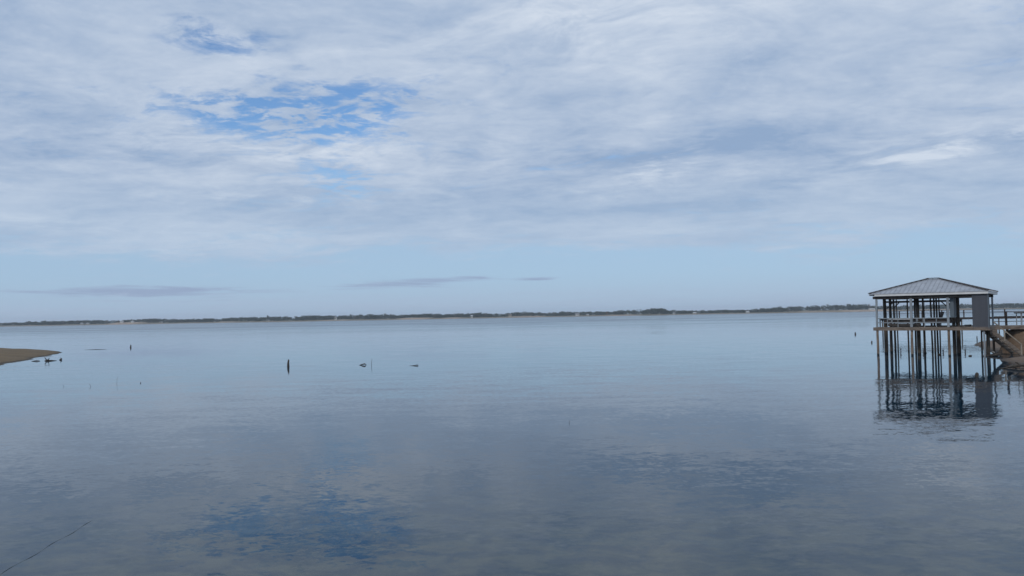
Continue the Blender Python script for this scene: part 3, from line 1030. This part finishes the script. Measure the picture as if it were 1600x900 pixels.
# ------------------------------------------------------------------ things in the water
rd = random.Random(3)
def stick(name, x, y, h, r, lean, label, cat='stick', mat='drift', group=None, az_=0.0):
    mb = MB()
    dx_, dy_ = lean * h * math.cos(az_), lean * h * math.sin(az_)
    mb.tube([(0, 0, -0.4), (0, 0, 0), (dx_ * .4 + rd.uniform(-.3, .3) * r, dy_ * .4, h * .5), (dx_, dy_, h)], [r * 1.1, r, r * .85, r * .55], 8, 0.12, rd)
    o = mb.build(name, M[mat], smooth=True)
    o.location = (x, y, 0)
    return tag(o, label, cat, group)

def log(name, pts, radii, x, y, label, cat='log', mat='drift', twigs=()):
    mb = MB()
    mb.tube(pts, radii, 9, 0.15, rd)
    for a, c, r0 in twigs:
        mid = [(a[i] + c[i]) / 2 + rd.uniform(-.04, .04) for i in range(3)]
        mb.tube([a, mid, c], [r0, r0 * .8, r0 * .45], 6, 0.1, rd)
    o = mb.build(name, M[mat], smooth=True)
    o.location = (x, y, 0)
    return tag(o, label, cat)

stick('stump', -16.19, 57.43, 0.52, 0.085, 0.06, 'upright dead stump, the thickest in the open water left of centre', 'stump', az_=0.4)
log('log', [(-.32, 0, 0.0), (-.12, .02, .05), (.06, 0, .09), (.16, .03, .03)], [.02, .04, .045, .02], -10.82, 57.78, 'short dark log floating beside a thin upright stick', twigs=(((.0, 0, .10), (.20, .05, .02), .02),))
stick('stick', -10.11, 56.9, 0.50, 0.014, 0.08, 'thin upright stick right beside the short floating log')
log('branch', [(-.5, 0, -.02), (-.1, 0, .015), (.16, 0, .05), (.24, 0, .02)], [.012, .02, .035, .02], -6.9, 55.94, 'small branch awash right of the short floating log', 'branch')
stick('stick', 1.72, 25.1, 0.08, 0.006, 0.15, 'tiny faint stick tip in the middle of the near water')
stick('stake', -51.3, 107.0, 0.36, 0.10, 0.05, 'small dark stake in the water right of the tip of the left spit', 'stake')
stick('twig', -24.16, 42.9, 0.14, 0.007, -0.35, 'short thin twig in the water, leftmost of the row below the left spit', 'twig')
stick('twig', -22.55, 42.6, 0.17, 0.008, -0.55, 'leaning thin twig, second from left in the row below the left spit', 'twig')
stick('twig', -22.06, 44.4, 0.40, 0.006, 0.12, 'tallest thin twig of the row below the left spit', 'twig')
stick('twig', -20.69, 44.3, 0.07, 0.022, 0.1, 'low twig tip, rightmost of the row below the left spit', 'twig')
log('branch', [(-.45, 0, .01), (0, .05, .05), (.32, 0, .03)], [.02, .04, .02], -43.31, 72.5, 'thin dark branch lying in the water in front of the left spit', 'branch')
log('log', [(-.5, 0, .0), (-.30, 0, .06), (.0, 0, .05), (.55, .1, .0)], [.04, .07, .05, .02], -42.2, 72.72, 'knobbly dark log lying in the water in front of the left spit', twigs=(((-.35, 0, .12), (-.5, 0, .34), .05), ((-.2, 0, .12), (-.05, 0, .28), .04)))
log('snag', [(-.12, 0, .0), (0, 0, .10), (-.08, 0, .20)], [.10, .08, .03], -42.0, 74.18, 'pointed dark snag just off the tip of the left spit', 'snag')
log('branch', [(-1.2, 0, .0), (0, .3, .02), (1.0, .2, .015), (1.6, 0, .0)], [.01, .02, .016, .01], -53.0, 100.9, 'long thin branch in the water off the tip of the left spit', 'branch')
stick('stake', 46.86, 109.1, 0.30, 0.11, 0.0, 'dark stake in the open water left of the boathouse', 'stake')
stick('stake', 36.46, 81.1, 0.20, 0.075, 0.05, 'short dark stake just left of the front corner of the boathouse', 'stake')
stick('stake', 48.7, 83.7, 0.42, 0.06, 0.0, 'dark stake in the water below the shed of the boathouse', 'stake')

def rock(name, x, y, z, r, label, mat='drift', seed=1, flat_=0.7):
    bm = bmesh.new()
    bmesh.ops.create_icosphere(bm, subdivisions=3, radius=1.0)
    for v in bm.verts:
        n = mnoise.fractal(v.co * 1.4 + Vector((seed * 7.1, 0, 0)), 1.0, 2.0, 3)
        v.co *= (1 + 0.35 * n)
        v.co = Vector((v.co.x * r, v.co.y * r, v.co.z * r * flat_))
    me = bpy.data.meshes.new(name)
    bm.to_mesh(me)
    bm.free()
    for p in me.polygons:
        p.use_smooth = True
    me.materials.append(M[mat])
    o = bpy.data.objects.new(name, me)
    o.location = (x, y, z)
    COL.objects.link(o)
    return tag(o, label, 'rock')
rock('rock', 32.0, 55.9, 0.02, 0.10, 'black rock in the water between the stilts and the stairs', seed=2)
rock('rock', 30.95, 58.0, 0.03, 0.10, 'dark rock in the water among the middle stilts of the boathouse', seed=4)
rock('rock', 31.2, 60.4, 0.03, 0.09, 'small dark rock in the water behind the middle stilts', seed=5)
rock('rock', 34.05, 56.6, 0.20, 0.10, 'pale stone on the driftwood at the foot of the right stilts', 'stone', seed=9)
log('stump', [(0, 0, -.3), (0, 0, .06), (.01, 0, .16), (0, 0, .22)], [.10, .09, .085, .03], 22.67, 39.1, 'dark stump in the water in front of the boathouse', 'stump')
log('driftwood', [(-.75, 0, .03), (-.2, .05, .06), (.25, 0, .10), (.55, .1, .16), (.62, .1, .44)], [.05, .08, .11, .10, .03], 33.3, 55.3, 'dark driftwood at the foot of the right stilts by the stairs', 'driftwood',
    twigs=(((.45, .05, .12), (.50, -.1, -.08), .07), ((.1, 0, .1), (.3, .1, .22), .05)))
log('driftwood', [(-.75, 0, .0), (-.35, .02, .07), (.05, 0, .15), (.35, .05, .18), (.75, .1, .13)], [.02, .05, .085, .075, .05], 27.55, 43.95, 'dark forked driftwood at the right edge below the sandbar', 'driftwood',
    twigs=(((.0, 0, .13), (.18, -.1, -.03), .05), ((.18, -.1, .0), (.95, -.2, .0), .035), ((.25, 0, .2), (.12, .1, .34), .06)))

mb = MB()
pts = []
for k in range(25):
    t = k / 24
    x = -6.98 + (-7.33 + 6.98) * t
    y = 10.4 + (14.4 - 10.4) * t
    pts.append((x + .02 * math.sin(k * 0.9), y, 0.0005 + .0022 * math.sin(k * 1.7) - .03 * max(0, (t - .8) * 5) ** 2))
mb.tube(pts, 0.0028, 6)
o = mb.build('rope', M['rope'], smooth=True)
tag(o, 'thin dark line lying on the water at the lower left', 'rope')

# ------------------------------------------------------------------ haze
mh = bpy.data.materials.new('haze')
mh.use_nodes = True
mh.node_tree.nodes.clear()
H = NG(mh.node_tree)
pv = H.new('ShaderNodeVolumePrincipled')
pv.inputs['Color'].default_value = (0.82, 0.90, 1.0, 1)
pv.inputs['Density'].default_value = 0.0002
pv.inputs['Anisotropy'].default_value = 0.2
oo = H.new('ShaderNodeOutputMaterial')
mh.node_tree.links.new(pv.outputs[0], oo.inputs['Volume'])
o = MB().box(-2350, 2350, -160, 2320, -3.0, 18.0).build('haze', mh)
tag(o, 'thin blue haze over the lake', 'haze', kind='stuff')
